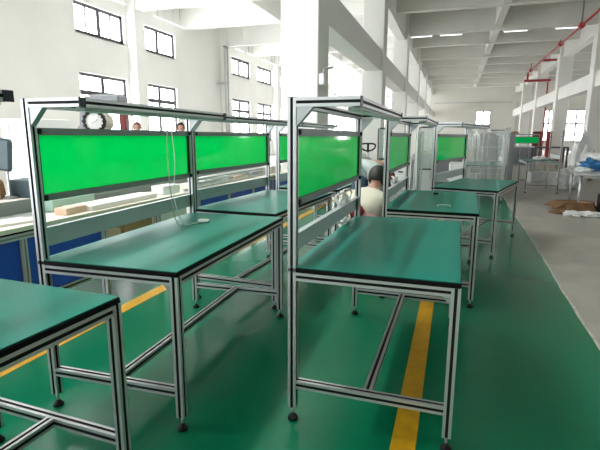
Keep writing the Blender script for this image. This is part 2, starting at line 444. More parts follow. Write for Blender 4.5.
dup(bench, 'far workbench of the left row, mostly hidden by the frontmost glossy panel', (-2.02, 5.22, 0), -.03)
dup(bench, 'distant workbench with a short looking green panel before a grey cabinet, facing the camera', (2.62, 27.0, 0), -PI/2)
dup(bench, 'distant workbench draped in clear film, on the concrete behind the skewed bench', (1.05, 12.4, 0), PI, skip=('green_panel', 'panel_shade'))
dup(bench, 'distant workbench on bare concrete with one tall bare post, loaded with wrapped goods', (2.545, 14.6, 0), PI, skip=('green_panel', 'panel_shade', 'panel_rail', 'shelf_beam', 'light_fixture', 'shelf_rail', 'corner_bracket'))

# things lying on the benches
o = MB().lathe([(.001, 0), (.026, 0), (.028, .004), (.028, .014), (.02, .018), (.001, .018)], (-.16, 5.14, ZT), 18).build('cable_grommet', 'black')
tag(o, 'small black puck on the second bench of the right row', 'grommet')
pts = [(-.05 + .05*math.cos(a)*(1 + .1*a), 4.26 + .06*math.sin(a), ZT + .004) for a in [k*.35 for k in range(12)]]
o = MB().tube(pts, .004, 6).build('cable_tie', 'white'); tag(o, 'thin white cable tie curled on the second bench top of the right row', 'cable tie')

c = thing('power_cable', 'thin white power cable hanging from the shelf and lying across the bench top', 'cable', (-1.60, 2.42, 0))
def smooth_path(P, n=6):
    P = [Vector(p) for p in P]; out = []
    for i in range(len(P) - 1):
        a, b, c_, d = P[max(i-1, 0)], P[i], P[i+1], P[min(i+2, len(P)-1)]
        for k in range(n):
            t = k / n
            out.append(.5*((2*b) + (-a + c_)*t + (2*a - 5*b + 4*c_ - d)*t*t + (-a + 3*b - 3*c_ + d)*t**3))
    return out + [P[-1]]
MB().tube(smooth_path([(-.02, .0, 1.46), (-.03, .0, 1.30), (-.03, .01, 1.12), (-.05, .06, .98), (-.10, .16, .87), (-.12, .25, .806), (-.10, .36, .803), (-.07, .45, .803)]), .0032, 6).build('lead', 'lgrey', c)
MB().tube(smooth_path([(-.03, .05, 1.46), (-.02, .06, 1.25), (-.03, .05, 1.05), (-.02, .07, .93), (-.06, .19, .83), (-.1, .3, .804), (-.08, .43, .803)]), .003, 6).build('lead', 'white', c)
pb = MB().cbox(-.10, -.02, .43, .475, ZT, ZT + .022, .006).build('plug', 'white', c)
MB().tube([(-.04, .475, .809), (-.04, .495, .809)], .004, 6).build('pin', 'zinc', pb); MB().tube([(-.07, .475, .809), (-.07, .495, .809)], .004, 6).build('pin', 'zinc', pb)

def crumple(name, m, c, s, seed, label, cat, group=None, n=3, amp=.22):
    rnd = random.Random(seed); bm = bmesh.new(); bmesh.ops.create_icosphere(bm, subdivisions=n, radius=1)
    ph = [rnd.uniform(0, 6) for _ in range(9)]
    for v in bm.verts:
        p = v.co
        k = 1 + amp*(math.sin(4*p.x + ph[0])*math.sin(5*p.y + ph[1]) + .6*math.sin(9*p.z + ph[2] + 5*p.x) + .5*math.sin(11*p.y + ph[3] - 7*p.x)) + rnd.uniform(-.06, .06)
        z = p.z*k
        v.co = (p.x*k*s[0], p.y*k*s[1], max(z, -.62)*s[2] + .62*s[2])
    me = bpy.data.meshes.new(name); bm.to_mesh(me); bm.free(); me.materials.append(M[m])
    o = bpy.data.objects.new(name, me); COL.objects.link(o); o.location = c
    return tag(o, label, cat, group)

# coils of white cable tied to the back of the right-row benches
def coil(x, y, z, seed, label):
    rnd = random.Random(seed); t = thing('cable_bundle', label, 'cable', (x, y, z), 0, None)
    for k in range(7):
        a0 = rnd.uniform(0, 6); rx, rz = rnd.uniform(.05, .12), rnd.uniform(.06, .11); oy = rnd.uniform(-.12, .12); tl = rnd.uniform(-.5, .5)
        P = [(.018*math.sin(3*a + a0) - .012, oy + rx*math.cos(a) + .03*math.sin(2*a), .12 + rz*math.sin(a) + tl*rx*math.cos(a)) for a in [2*PI*i/18 for i in range(19)]]
        MB().tube(P, .0065, 6).build('loop', 'white', t)
    MB().tube([(0, 0, .02), (-.01, .02, .2)], .012, 6).build('tie', 'lgrey', t)
    MB().cbox(-.05, .02, -.06, .06, 0.0, .022, .004).build('plug', 'white', t)
    return t

# ------------------------------------------------------------------ assembly line on the left
ln = thing('assembly_line', 'long assembly line with royal blue side panels behind the left row of benches', 'assembly line', (-2.78, 0, 0))
YA, YZ = -1.55, 8.3
b = MB().box(-.30, 0, YA, YZ, .755, .785); b.build('front_ledge', 'cream', ln)
MB().box(-.06, -.002, YA, YZ, .742, .755).build('ledge_seal', 'slot', ln)
b = MB().profile((-.02, YA, .72), (-.02, YZ, .72), a=.02, b=.02); b.build('front_rail', ['lgrey', 'grey'], ln)
MB().box(-.52, -.30, YA, YZ, .74, .78).build('belt', 'belt', ln)
g = MB()
for k in range(5): g.box(-.535 - .006*(k % 2), -.52, YA, YZ, .78 + .022*k, .80 + .022*k)
g.build('rear_guide', 'belt', ln)
MB().box(-1.3, -.54, YA, YZ, .80, .83).build('rear_ledge', 'cream', ln)
yy = YA
while yy < YZ - .05:
    lg = MB().profile((-.02, yy + .02, .05), (-.02, yy + .02, .70), a=.03).build('upright', ['lgrey', 'grey'], ln)
    MB().lathe([(.03, 0), (.03, .015), (.01, .05)], (-.02, yy + .02, 0), 12).build('foot', 'black', lg)
    lg = MB().profile((-1.25, yy + .02, .05), (-1.25, yy + .02, .80)).build('upright', ['alu', 'slot'], ln)
    MB().lathe([(.03, 0), (.03, .015), (.01, .05)], (-1.25, yy + .02, 0), 12).build('foot', 'black', lg)
    if yy + .78 < YZ + .1 and not 3.0 < yy < 4.5: MB().box(-.03, -.02, yy + .04, yy + .78, .27, .70).build('side_panel', 'blue', ln)
    yy += .78
MB().profile((-.02, YA, .25), (-.02, YZ, .25)).build('lower_rail', ['alu', 'slot'], ln)
MB().box(-.45, -.03, 3.1, 4.7, .39, .41).build('lower_shelf', 'lgrey', ln)
LX = -2.78
def lbox(name, m, x, y, z, sx, sy, sz, label, cat, rz=0, group=None, lid=None):
    o = MB().cbox(-sx/2, sx/2, -sy/2, sy/2, 0, sz, min(.006, sz*.2)).build(name, m, None, (x, y, z)); o.rotation_euler.z = rz
    if lid: MB().box(-sx/2 + .002, sx/2 - .002, -.015, .015, sz - .002, sz + .003).build('tape', lid, o)
    return tag(o, label, cat, group)
lbox('carton', 'peach', -2.92, 2.95, .785, .12, .24, .055, 'small brown carton lying on the ledge of the assembly line', 'box', .1, None, 'cream')
lbox('carton', 'pinkw', -2.97, 2.45, .785, .2, .26, .02, 'flat pale parts tray on the line beside the small brown carton', 'tray', -.2)
lbox('foam_board', 'pinkw', -2.95, 3.55, .785, .22, .95, .045, 'long pinkish white foam board lying on the assembly line', 'board', .03)
lbox('foam_board', 'bag', -3.19, 3.2, .781, .15, .5, .10, 'pale green slab on the line behind the white foam board', 'board', .03)
rn = random.Random(4)
specs = [(-2.97, 4.35, .16, .3, .09, 'white', 'white plastic part box on the line, first beyond the long foam board'), (-3.5, 4.5, .2, .2, .17, 'black', 'black part bin on the line behind the white part box'),
         (-3.5, 5.0, .18, .3, .13, 'red', 'dull red part bin on the line beside the black bin'), (-2.98, 4.9, .18, .36, .06, 'cream', 'low cream tray on the line between two white boxes'),
         (-2.98, 5.45, .2, .4, .1, 'white', 'white lidded box on the line beyond the low cream tray'), (-3.53, 5.7, .3, .4, .16, 'cream', 'tall cream carton on the line behind the white lidded box'),
         (-2.98, 6.0, .22, .42, .07, 'peach', 'low tan carton on the line between white boxes'), (-3.53, 6.3, .3, .4, .13, 'white', 'white carton on the line beyond the low tan carton'),
         (-2.98, 6.7, .18, .5, .09, 'lgrey', 'grey tray on the line under the second bright green panel'), (-3.53, 7.1, .3, .4, .2, 'white', 'tall white carton near the far end of the line'),
         (-2.98, 7.5, .18, .5, .12, 'cream', 'cream carton at the far end of the line'), (-3.9, 6.7, .25, .3, .22, 'darkc', 'dark bin standing at the rear of the line')]
for x, y, sx, sy, sz, m, lab in specs:
    z = .785 if x > LX - .33 else (.83 if x < LX - .56 else .785)
    lbox('part_box', m, x, y, (.831 if x - sx/2 < LX - .5 else .786), sx, sy, sz, lab, 'box', rn.uniform(-.1, .1))
for k in range(6):
    y0 = 4.5 + k*.16; x0 = -2.84 - .03*k
    o = MB().profile((x0, y0, .81 + .042*(k % 3) + .1), (x0 - .05, y0 + 2.4, .81 + .042*(k % 3) + .1), a=.015, b=.015).build('aluminium_profile', ['white', 'lgrey'])
    o.location.z = -.1 - .005
    tag(o, 'long pale aluminium profile lying loose along the front of the line', 'profile', 'loose profiles on the line')
# screen on the rear ledge
s = thing('tilted_screen', 'dark blue grey screen leaning on a thin stem at the far left of the line', 'screen', (-3.93, 3.2, .83), 0)
R = Matrix.Translation((0, 0, .39)) @ Matrix.Rotation(.12, 4, 'Y')
MB().cbox(-.22, .14, -.02, .03, -.13, .16, .02).build('housing', 'steel', s).matrix_local = R
MB().tube([(.08, 0, .26), (.085, 0, .02)], .007, 6).build('stem', 'grey', s)
MB().lathe([(.08, 0), (.08, .012), (.02, .025)], (.06, 0, 0), 16).build('base', 'grey', s)
lbox('tool_box', 'steel', -3.82, 3.42, .83, .24, .3, .165, 'dark blue grey tool box on the line below the leaning screen', 'box', .05, None, 'black')
crumple('cloth_bundle', 'carddark', (-3.95, 3.1, .83), (.09, .1, .13), 3, 'brown rag bundle heaped beside the dark tool box', 'cloth')
crumple('plastic_bag', 'bag', (-3.72, 2.78, .83), (.13, .16, .12), 5, 'pale green translucent bag slumped on the line by the dark tool box', 'bag')
# cartons on the open lower shelf of the line
lbox('carton', 'peach', -2.93, 3.25, .412, .2, .34, .17, 'peach coloured carton on the open lower shelf of the line, next to the blue panels', 'box', 0, None, 'card')
lbox('carton', 'card', -2.93, 3.68, .412, .2, .42, .19, 'brown carton on the lower shelf beside the peach coloured carton', 'box', 0, None, 'peach')
lbox('carton', 'white', -2.93, 4.25, .412, .2, .56, .22, 'white carton on the lower shelf of the line beyond the brown one', 'box', 0, None, 'lgrey')

# control cabinet and drum machine behind the line
c = thing('control_cabinet', 'tall white control cabinet with grey meters behind the leaning screen', 'cabinet', (-6.05, 5.0, 0))
MB().cbox(0, .62, 0, .6, 0, 1.63, .01).build('body', 'white', c)
MB().box(.02, .6, -.012, 0, 1.06, 1.61).build('door', 'white', c); MB().box(.02, .6, -.012, 0, .06, 1.045).build('door', 'white', c)
for x, z, sx, sz, m in ((.08, 1.46, .09, .09, 'lgrey'), (.10, 1.22, .09, .09, 'lgrey'), (.42, 1.42, .15, .2, 'lgrey'), (.43, 1.33, .14, .02, 'steel'), (.46, 1.12, .12, .025, 'blue')):
    MB().box(x, x + sx, -.024, -.012, z, z + sz).build('meter', m, c)
MB().box(.56, .58, -.05, -.012, .6, .75).build('handle', 'zinc', c)
m_ = thing('drum_machine', 'machine with a round white dial face and cream barrel standing behind the bright green panel', 'machine', (-6.2, 7.0, 0), .35)
MB().cbox(-.42, .75, .0, .7, 0, 1.36, .02).build('base_cabinet', 'grey', m_)
MB().lathe([(.001, -.005), (.16, -.005), (.17, .0), (.17, .03)], (0, -.02, 1.655), 28, axis='Y').build('dial_face', 'dial', m_)
rg = MB().lathe([(.165, -.03), (.195, -.03), (.20, .0), (.195, .05), (.165, .05), (.165, -.03)], (0, -.02, 1.655), 28, axis='Y', caps=False)
for k in range(14):
    a = 2*PI*k/14; T = Matrix.Translation((0, -.02, 1.655)) @ Matrix.Rotation(a, 4, 'Y') @ Matrix.Translation((.18, 0, 0)); rg.box(-.03, .028, -.04, .03, -.016, .016, T=T)
rg.build('black_rim', 'black', m_)
MB().tube([(-.05, -.03, 1.62), (.06, -.03, 1.69)], .008, 6).build('pointer', 'lgrey', m_)
MB().lathe([(.16, .03), (.17, .06), (.17, .5), (.13, .56)], (.0, 0, 1.655), 24, axis='Y').build('barrel', 'beige', m_)
MB().cbox(.40, .52, .1, .3, 1.36, 1.82, .02).build('motor', 'maroon', m_)
g = MB(); tri = [(-.62, 1.3), (-.2, 1.3), (-.2, 1.92), (-.33, 1.92), (-.36, 1.6)]
g.loft([[(a, .2, z) for a, z in tri], [(a, .45, z) for a, z in tri]]); g.build('side_guard', 'grey', m_)
MB().cbox(-.12, .42, .1, .6, 2.0, 2.14, .03).build('hood', 'grey', m_)
MB().box(-.28, -.2, .3, .4, 1.36, 2.1).build('hood_bracket', 'grey', m_); MB().box(-.28, .0, .3, .4, 2.04, 2.12).build('hood_bracket', 'grey', m_)

# ------------------------------------------------------------------ people
def skin_mesh(name, nodes, edges, m, parent=None, sub=2):
    me = bpy.data.meshes.new(name); me.from_pydata([n[0] for n in nodes], edges, [])
    o = bpy.data.objects.new(name, me); COL.objects.link(o)
    md = o.modifiers.new('s', 'SKIN'); md.use_smooth_shade = True
    sv = me.skin_vertices[0].data
    for i, n in enumerate(nodes):
        r = n[1]; sv[i].radius = r if isinstance(r, tuple) else (r, r)
    sv[0].use_root = True
    ms = o.modifiers.new('u', 'SUBSURF'); ms.levels = sub; ms.render_levels = sub
    dg = bpy.context.evaluated_depsgraph_get(); ev = o.evaluated_get(dg); nm = bpy.data.meshes.new_from_object(ev)
    o.modifiers.clear(); o.data = nm; nm.materials.clear(); nm.materials.append(M[m])
    for p in nm.polygons: p.use_smooth = True
    if parent: o.parent = parent
    return o
def chain_append(N, E, start, pts):
    last = start
    for p, r in pts:
        N.append((p, r)); E.append((last, len(N)-1)); last = len(N)-1
    return last
def person(label, J, clothes, loc):
    """J: joints pelvis, waist, chest, neck, head, then per side shoulder elbow wrist hip knee ankle toe; clothes: list of (name, material, parts)"""
    V = {k: Vector(v) for k, v in J.items()}
    hd = (V['head'] - V['neck']).normalized(); face = Vector(J.get('face', (0, -1, 0))).normalized(); face = (face - hd*face.dot(hd)).normalized()
    N = []; E = []
    N.append((V['pelvis'], .10)); chain = chain_append(N, E, 0, [(V['waist'], .10)]); wi = chain
    ch = chain_append(N, E, wi, [(V['chest'], .11)])
    nk = chain_append(N, E, ch, [(V['neck'], .055), (V['neck'] + hd*.06, .052), (V['head'] - hd*.03 + face*.01, .078), (V['head'] + hd*.045, .082), (V['head'] + hd*.1, .05)])
    for s in 'LR':
        arm = chain_append(N, E, ch, [(V['shoulder' + s], .052), (V['elbow' + s], .043), (V['wrist' + s], .030)])
        d = (V['wrist' + s] - V['elbow' + s]).normalized(); sd = d.cross(Vector((0, 0, 1)));  sd = sd.normalized() if sd.length > .1 else Vector((1, 0, 0))
        nrm = sd.cross(d)
        palm = chain_append(N, E, arm, [(V['wrist' + s] + d*.055, (.036, .02))])
        for q, ln_ in ((-.026, .06), (-.009, .07), (.009, .066), (.026, .05)):
            b0 = V['wrist' + s] + d*.085 + sd*q
            chain_append(N, E, palm, [(b0, .0095), (b0 + d*ln_*.55 - nrm*.012, .0085), (b0 + d*ln_*.8 - nrm*.035, .007)])
        chain_append(N, E, palm, [(V['wrist' + s] + d*.05 + sd*.04, .011), (V['wrist' + s] + d*.085 + sd*.055 - nrm*.015, .009)])
        leg = chain_append(N, E, 0, [(V['hip' + s], .075), (V['knee' + s], .058), (V['ankle' + s], .04), (V['toe' + s], .035)])
    body = skin_mesh('person', N, E, 'skin'); tag(body, label, 'person')
    # face features
    ctr = V['head']; right = face.cross(hd)
    ft = MB()
    for sx in (-1, 1):
        bm_c = ctr + face*.078 + right*sx*.03 + hd*.015
        ft.lathe([(.001, -.010), (.008, -.006), (.010, 0), (.008, .006), (.001, .010)], bm_c, 8, axis='Y')
    ft.build('eyes', 'hair', body)
    nz = MB(); nz.tube([ctr + face*.078 + hd*.02, ctr + face*.103 - hd*.012, ctr + face*.08 - hd*.02], [.007, .014, .008], 8); nz.build('nose', 'skin', body)
    mo = MB(); mo.tube([ctr + face*.08 - hd*.05 - right*.022, ctr + face*.088 - hd*.05, ctr + face*.08 - hd*.05 + right*.022], .006, 6); mo.build('mouth', 'pinkc', body)
    er = MB()
    for sx in (-1, 1): er.tube([ctr + right*sx*.08 + hd*.03, ctr + right*sx*.093 - face*.01 + hd*.005, ctr + right*sx*.08 - hd*.025], [.008, .014, .007], 8)
    er.build('ears', 'skin', body)
    hr = bmesh.new(); bmesh.ops.create_icosphere(hr, subdivisions=3, radius=1)
    Rm = Matrix((right, face, hd)).transposed()
    kill = []
    for v in hr.verts:
        p = v.co.copy()
        if p.y > .45 and p.z < .45 or p.z < -.85: kill.append(v)
        v.co = Rm @ Vector((p.x*.094, p.y*.10, p.z*.115)) + ctr + hd*.035 - face*.008
    bmesh.ops.delete(hr, geom=kill, context='VERTS')
    me = bpy.data.meshes.new('hair'); hr.to_mesh(me); hr.free(); me.materials.append(M[clothes.get('hair', 'hair')])
    for p in me.polygons: p.use_smooth = True
    ho = bpy.data.objects.new('hair', me); COL.objects.link(ho); ho.parent = body
    sol = ho.modifiers.new('t', 'SOLIDIFY'); sol.thickness = .012
    # jacket
    N = [(V['pelvis'] + (V['waist'] - V['pelvis'])*.02, .165)]; E = []
    a = chain_append(N, E, 0, [(V['waist'], .17)]); a = chain_append(N, E, a, [(V['chest'], .18), ])
    chain_append(N, E, a, [(V['chest'] + (V['neck'] - V['chest'])*1.0, .07)])
    for s in 'LR':
        w = V['elbow' + s] + (V['wrist' + s] - V['elbow' + s])*.9
        chain_append(N, E, a, [(V['shoulder' + s], .088), (V['elbow' + s], .06), (w, .046)])
    skin_mesh('jacket', N, E, clothes['jacket'], body)
    N = [(V['pelvis'], .142)]; E = []
    chain_append(N, E, 0, [(V['pelvis'] + (V['waist'] - V['pelvis'])*.8, .14)])
    for s in 'LR':
        chain_append(N, E, 0, [(V['hip' + s], .105), (V['knee' + s], .076), (V['ankle' + s] + (V['knee' + s] - V['ankle' + s])*.1, .06)])
    skin_mesh('trousers', N, E, clothes['trousers'], body)
    for s in 'LR':
        a_, t_ = V['ankle' + s], V['toe' + s]
        skin_mesh('shoe', [(a_ + Vector((0, 0, -.02)), .05), (a_*.4 + t_*.6 + Vector((0, 0, -.005)), .048), (t_ + (t_ - a_)*.15, .04)], [(0, 1), (1, 2)], 'black', body)
    if 'scarf' in clothes:
        c_ = V['pelvis'] + Vector(clothes['scarf_at'])
        bm = bmesh.new(); bmesh.ops.create_icosphere(bm, subdivisions=3, radius=1)
        for v in bm.verts: v.co = Vector((v.co.x*.085, v.co.y*.09, v.co.z*.075))*(1 + .08*math.sin(9*v.co.x + 7*v.co.z)) + c_
        me = bpy.data.meshes.new('tied_sweater'); bm.to_mesh(me); bm.free(); me.materials.append(M[clothes['scarf']])
        for p in me.polygons: p.use_smooth = True
        q = bpy.data.objects.new('tied_sweater', me); COL.objects.link(q); q.parent = body
    body.location = loc
    return body
# bending worker: hips to the left, back arched, head hanging to the right
person('person bending forward in pale grey top and blue jeans behind the frontmost panel', dict(
    pelvis=(0, 0, .95), waist=(.07, -.02, 1.07), chest=(.18, -.05, 1.11), neck=(.25, -.07, 1.05), head=(.29, -.09, .97), face=(-.4, -.5, -.8),
    shoulderL=(.19, .12, 1.04), elbowL=(.20, .13, .78), wristL=(.24, .05, .55), shoulderR=(.18, -.21, 1.03), elbowR=(.20, -.22, .77), wristR=(.25, -.17, .55),
    hipL=(.0, .10, .88), kneeL=(.04, .11, .48), ankleL=(.0, .11, .09), toeL=(.17, .12, .05), hipR=(.0, -.10, .88), kneeR=(.04, -.11, .48), ankleR=(.0, -.11, .09), toeR=(.17, -.12, .05)),
    dict(jacket='gshirt', trousers='denim', hair='rcap'), (-1.02, 5.42, 0))
# crouching worker
person('person crouching with black hair, cream jacket and pink trousers beside the right row of benches', dict(
    pelvis=(0, 0, .63), waist=(.015, .09, .72), chest=(.04, .20, .83), neck=(.065, .28, .90), head=(.08, .34, .985), face=(.3, 1, -.3),
    shoulderL=(-.11, .22, .82), elbowL=(-.15, .36, .62), wristL=(-.08, .5, .48), shoulderR=(.17, .20, .80), elbowR=(.17, .36, .60), wristR=(.11, .5, .48),
    hipL=(-.08, .0, .60), kneeL=(-.11, .29, .42), ankleL=(-.09, .05, .09), toeL=(-.10, .20, .045), hipR=(.08, .0, .60), kneeR=(.11, .29, .42), ankleR=(.09, .05, .09), toeR=(.10, .20, .045)),
    dict(jacket='cream_c', trousers='pinkc', scarf='redc', scarf_at=(-.05, -.07, .10)), (-.785, 4.25, 0))
def stand(label, loc, jk, hr):
    return person(label, dict(pelvis=(0, 0, .95), waist=(0, 0, 1.08), chest=(0, .01, 1.28), neck=(0, .01, 1.46), head=(0, 0, 1.60), face=(.6, -.8, 0),
        shoulderL=(-.19, 0, 1.39), elbowL=(-.24, -.02, 1.1), wristL=(-.2, -.2, .98), shoulderR=(.19, 0, 1.39), elbowR=(.24, -.02, 1.1), wristR=(.2, -.2, .98),
        hipL=(-.09, 0, .88), kneeL=(-.1, -.02, .48), ankleL=(-.1, .02, .09), toeL=(-.11, -.13, .045), hipR=(.09, 0, .88), kneeR=(.1, -.02, .48), ankleR=(.1, .02, .09), toeR=(.11, -.13, .045)),
        dict(jacket=jk, trousers='darkc', hair=hr), loc)
stand('person far behind the bright green panel with only a reddish brown head showing', (-7.57, 10, 0), 'white', 'rcap')
stand('person far behind the first green panel, dark hair just showing above its far end', (-6.32, 10, -.02), 'darkc', 'hair')

# ------------------------------------------------------------------ between the rows
coil(-.70, 3.18, .80, 1, 'tangle of white cable on the frontmost right hand bench below its green panel')
coil(-.54, 4.75, .80, 2, 'tangle of white cable at the back of the bench with the black puck')
coil(-.02, 7.0, .80, 6, 'tangle of white cable on the skewed bench below its green panel')
j = thing('pallet_truck', 'pallet truck parked before the white pillar, black loop handle showing', 'pallet truck', (-1.4, 8.0, 0), .1)
MB().tube([(0, 0, .35), (0, -.02, .9), (0, -.03, 1.17)], .018, 8).build('shaft', 'lgrey', j)
P = smooth_path([(0, -.03, 1.16), (-.07, -.03, 1.18), (-.115, -.03, 1.22), (-.11, -.03, 1.275), (0, -.03, 1.285), (.11, -.03, 1.275), (.115, -.03, 1.22), (.07, -.03, 1.18), (0, -.03, 1.16)])
MB().tube(P, .014, 8).build('loop_handle', 'black', j)
MB().cbox(-.018, .018, -.05, -.01, 1.14, 1.29, .006).build('lever', 'black', j)
MB().cbox(-.26, .26, .0, .16, .10, .42, .02).build('pump_housing', 'red', j)
for x in (-.2, .2): MB().cbox(x - .08, x + .08, .16, 1.3, .05, .13, .015).build('fork', 'red', j)
for x in (-.06, .06): MB().lathe([(.001, -.025), (.09, -.025), (.09, .025), (.001, .025)], (x, -.02, .09), 16, axis='X').build('wheel', 'black', j)

def clear_frame(x, y, rz, w, z0, z1, label, foot):
    t = thing('screen_frame', label, 'screen', (x, y, 0), rz)
    for xx in (0, w):
        MB().profile((xx, 0, .0), (xx, 0, z1), a=.015, b=.015).build('post', ['alu', 'slot'], t)
        MB().cbox(xx - .02, xx + .02, -.2, .2, .0, .03, .005).build('foot', 'black', t)
    for z in (z0, z1): MB().box(.015, w - .015, -.012, .012, z - .014, z + .012).build('rail', 'frame', t)
    MB().box(.016, w - .016, -.003, .003, z0 + .01, z1 - .012).build('clear_sheet', 'glass', t)
    return t
clear_frame(-1.06, 6.9, .15, .18, 1.08, 1.52, 'narrow upright frame with a clear sheet between the foremost and second right hand benches', 0)
clear_frame(-.53, 7.6, .1, .22, .9, 1.55, 'tall framed clear sheet just before the skewed bench', 0)
o = crumple('cloth_bag', 'maroon', (-.86, 8.35, 1.02), (.12, .1, .17), 21, 'maroon cloth bag on a grey stand behind the second right hand bench', 'bag', n=3, amp=.1)
st = MB().cbox(-1.05, -.67, 8.2, 8.55, 0, 1.02, .01); o = st.build('tool_stand', 'lgrey'); tag(o, 'plain grey stand under the maroon cloth bag', 'stand')
MB().box(-1.03, -.69, 8.19, 8.2, .5, .95).build('drawer', 'white', o); MB().box(-.9, -.82, 8.17, 8.19, .8, .82).build('handle', 'black', o)
# drape of film
def drape(name, m, P0, P1, z0, z1, seed, label, wob=.05, n=14, nz=12, flare=0):
    rnd = random.Random(seed); vs = []; fs = []
    a, b, c_ = rnd.uniform(0, 6), rnd.uniform(0, 6), rnd.uniform(3, 6)
    P0, P1 = Vector((*P0, 0)), Vector((*P1, 0)); d = (P1 - P0); nn = Vector((-d.y, d.x, 0)).normalized()
    for j in range(nz + 1):
        tz = j / nz
        for i in range(n + 1):
            t = i / n
            k = wob*(math.sin(t*c_*3 + a + tz*2.1) + .5*math.sin(t*23 + b + tz*5))*(1.1 - tz*.5) + flare*(1 - tz)**2
            p = P0 + d*t + nn*k + Vector((0, 0, z0 + (z1 - z0)*tz + .04*math.sin(t*7 + b)*(1 - tz)))
            vs.append(p)
    for j in range(nz):
        for i in range(n): fs.append((j*(n+1)+i, j*(n+1)+i+1, (j+1)*(n+1)+i+1, (j+1)*(n+1)+i))
    o = MB().add(vs, fs, sm=True).build(name, m); sl = o.modifiers.new('t', 'SOLIDIFY'); sl.thickness = .002
    return tag(o, label, 'plastic film')
drape('hanging_film', 'filmw', (-.56, 7.52), (-.48, 7.60), .55, 1.5, 1, 'white film hanging on the tall framed clear sheet', .02)

# ------------------------------------------------------------------ distant benches and clutter
drape('hanging_film', 'film', (.25, 10.84), (1.03, 10.82), .3, 1.54, 2, 'clear film hung over the near end of the distant draped bench', .03, 20)
drape('hanging_film', 'film', (1.08, 10.9), (1.10, 12.3), .35, 1.6, 3, 'clear film hung along the post side of the draped bench', .05, 20)
drape('hanging_film', 'filmw', (.97, 10.80), (1.08, 10.78), .78, 1.55, 4, 'bunched white film twisted round the post of the draped bench', .03, 10)
r = thing('wire_cage', 'tall grey wire mesh rack full of parts behind the draped bench', 'rack', (.42, 13.2, 0))
g = MB()
for k in range(9): g.box(k*.105 - .006, k*.13 + .006, -.006, .006, .1, 1.5)
g.build('mesh_front', 'grey', r)
for z in (.1, .45, .8, 1.15, 1.5): MB().box(-.02, .86, -.01, .5, z - .012, z + .012).build('shelf', 'lgrey', r)
for x in (0, .84):
    for y in (0, .48): MB().box(x - .02, x + .02, y - .02, y + .02, 0, 1.54).build('post', 'lgrey', r)
k = 0
cols_ = ['lgrey', 'grey', 'beige', 'white']
names_ = ['bottom', 'second', 'third', 'top']
for iz, z in enumerate((.112, .462, .812, 1.162)):
    for ix in range(3):
        h = rn.uniform(.18, .3)
        o = MB().cbox(-.12, .12, -.18, .18, 0, h, .01).build('parts_bin', cols_[(ix + iz) % 4], None, (.42 + .15 + ix*.27, 13.46, z))
        tag(o, '%s parts bin on the %s shelf of the wire rack, %s' % (['light grey', 'dark grey', 'beige', 'white'][(ix + iz) % 4], names_[iz], ['left end', 'middle', 'right end'][ix]), 'bin', 'parts bins in the wire rack')
# grey cabinet and goods around the distant panel
c = thing('steel_cabinet', 'long low grey steel cabinet below the distant green panel', 'cabinet', (2.66, 25.4, 0))
MB().cbox(0, 1.25, 0, .5, 0, .95, .01).build('body', 'lgrey', c)
for i in range(3): MB().box(.03 + i*.4, .41 + i*.4, -.01, 0, .06, .9).build('door', 'grey', c)
for i in range(3): MB().box(.36 + i*.4, .38 + i*.4, -.03, -.01, .45, .6).build('handle', 'black', c)
o = MB().lathe([(.001, 0), (.2, 0), (.22, .03), (.2, .08), (.12, .13), (.001, .14)], (2.95, 26.98, ZP + .0), 18).build('coil_of_strap', 'wood'); tag(o, 'tan coil of packing strap on top of the distant panel bench', 'coil')
# dark frame with timber behind bench with one post
t = thing('steel_trestle', 'dark steel trestle frame behind the bench with the bare post', 'trestle', (2.55, 17.2, 0), 0)
for x in (0, .95):
    for y in (0, .6): MB().box(x - .03, x + .03, y - .03, y + .03, 0, 1.05).build('leg', 'frame', t)
MB().box(-.03, .98, -.03, .63, 1.05, 1.1).build('top_frame', 'frame', t); MB().box(-.03, .98, -.03, .63, .3, .34).build('lower_shelf', 'frame', t)
for i, (x, w) in enumerate(((2.75, .2), (3.05, .25), (3.32, .2))):
    o = MB().cbox(x - w/2, x + w/2, 17.3, 17.7, .341, .55 + .12*i, .01).build('timber_block', ['wood', 'card', 'carddark'][i]); tag(o, ['pale timber block in the dark trestle', 'brown carton in the middle of the dark trestle', 'dark brown carton at the end of the dark trestle'][i], 'block')
crumple('plastic_bag', 'bagw', (2.25, 14.2, ZT), (.18, .25, .06), 32, 'flat white plastic bag lying on the bench with the bare post', 'bag')
drape('hanging_film', 'film', (1.80, 13.03), (2.62, 13.0), .3, .82, 6, 'clear film hanging down over the near end of the bench with the bare post', .03, 20)
lbox('parcel', 'lgrey', 2.1, 13.7, .222, .35, .5, .28, 'grey wrapped parcel on the lower bars of the bench with the bare post', 'parcel', .1)
crumple('wrapped_goods', 'bagw', (3.05, 14.6, 0), (.32, .35, .34), 33, 'pale heap of wrapped goods on the floor beyond the tall bare post', 'heap')
crumple('plastic_bag', 'bagw', (3.75, 16.5, 0), (.3, .3, .85), 34, 'tall white plastic sack leaning before the right pillars', 'sack')
crumple('wrapped_goods', 'wood', (4.1, 17.8, 0), (.4, .4, .55), 35, 'brown heap of packing material by the tall white sack', 'heap')

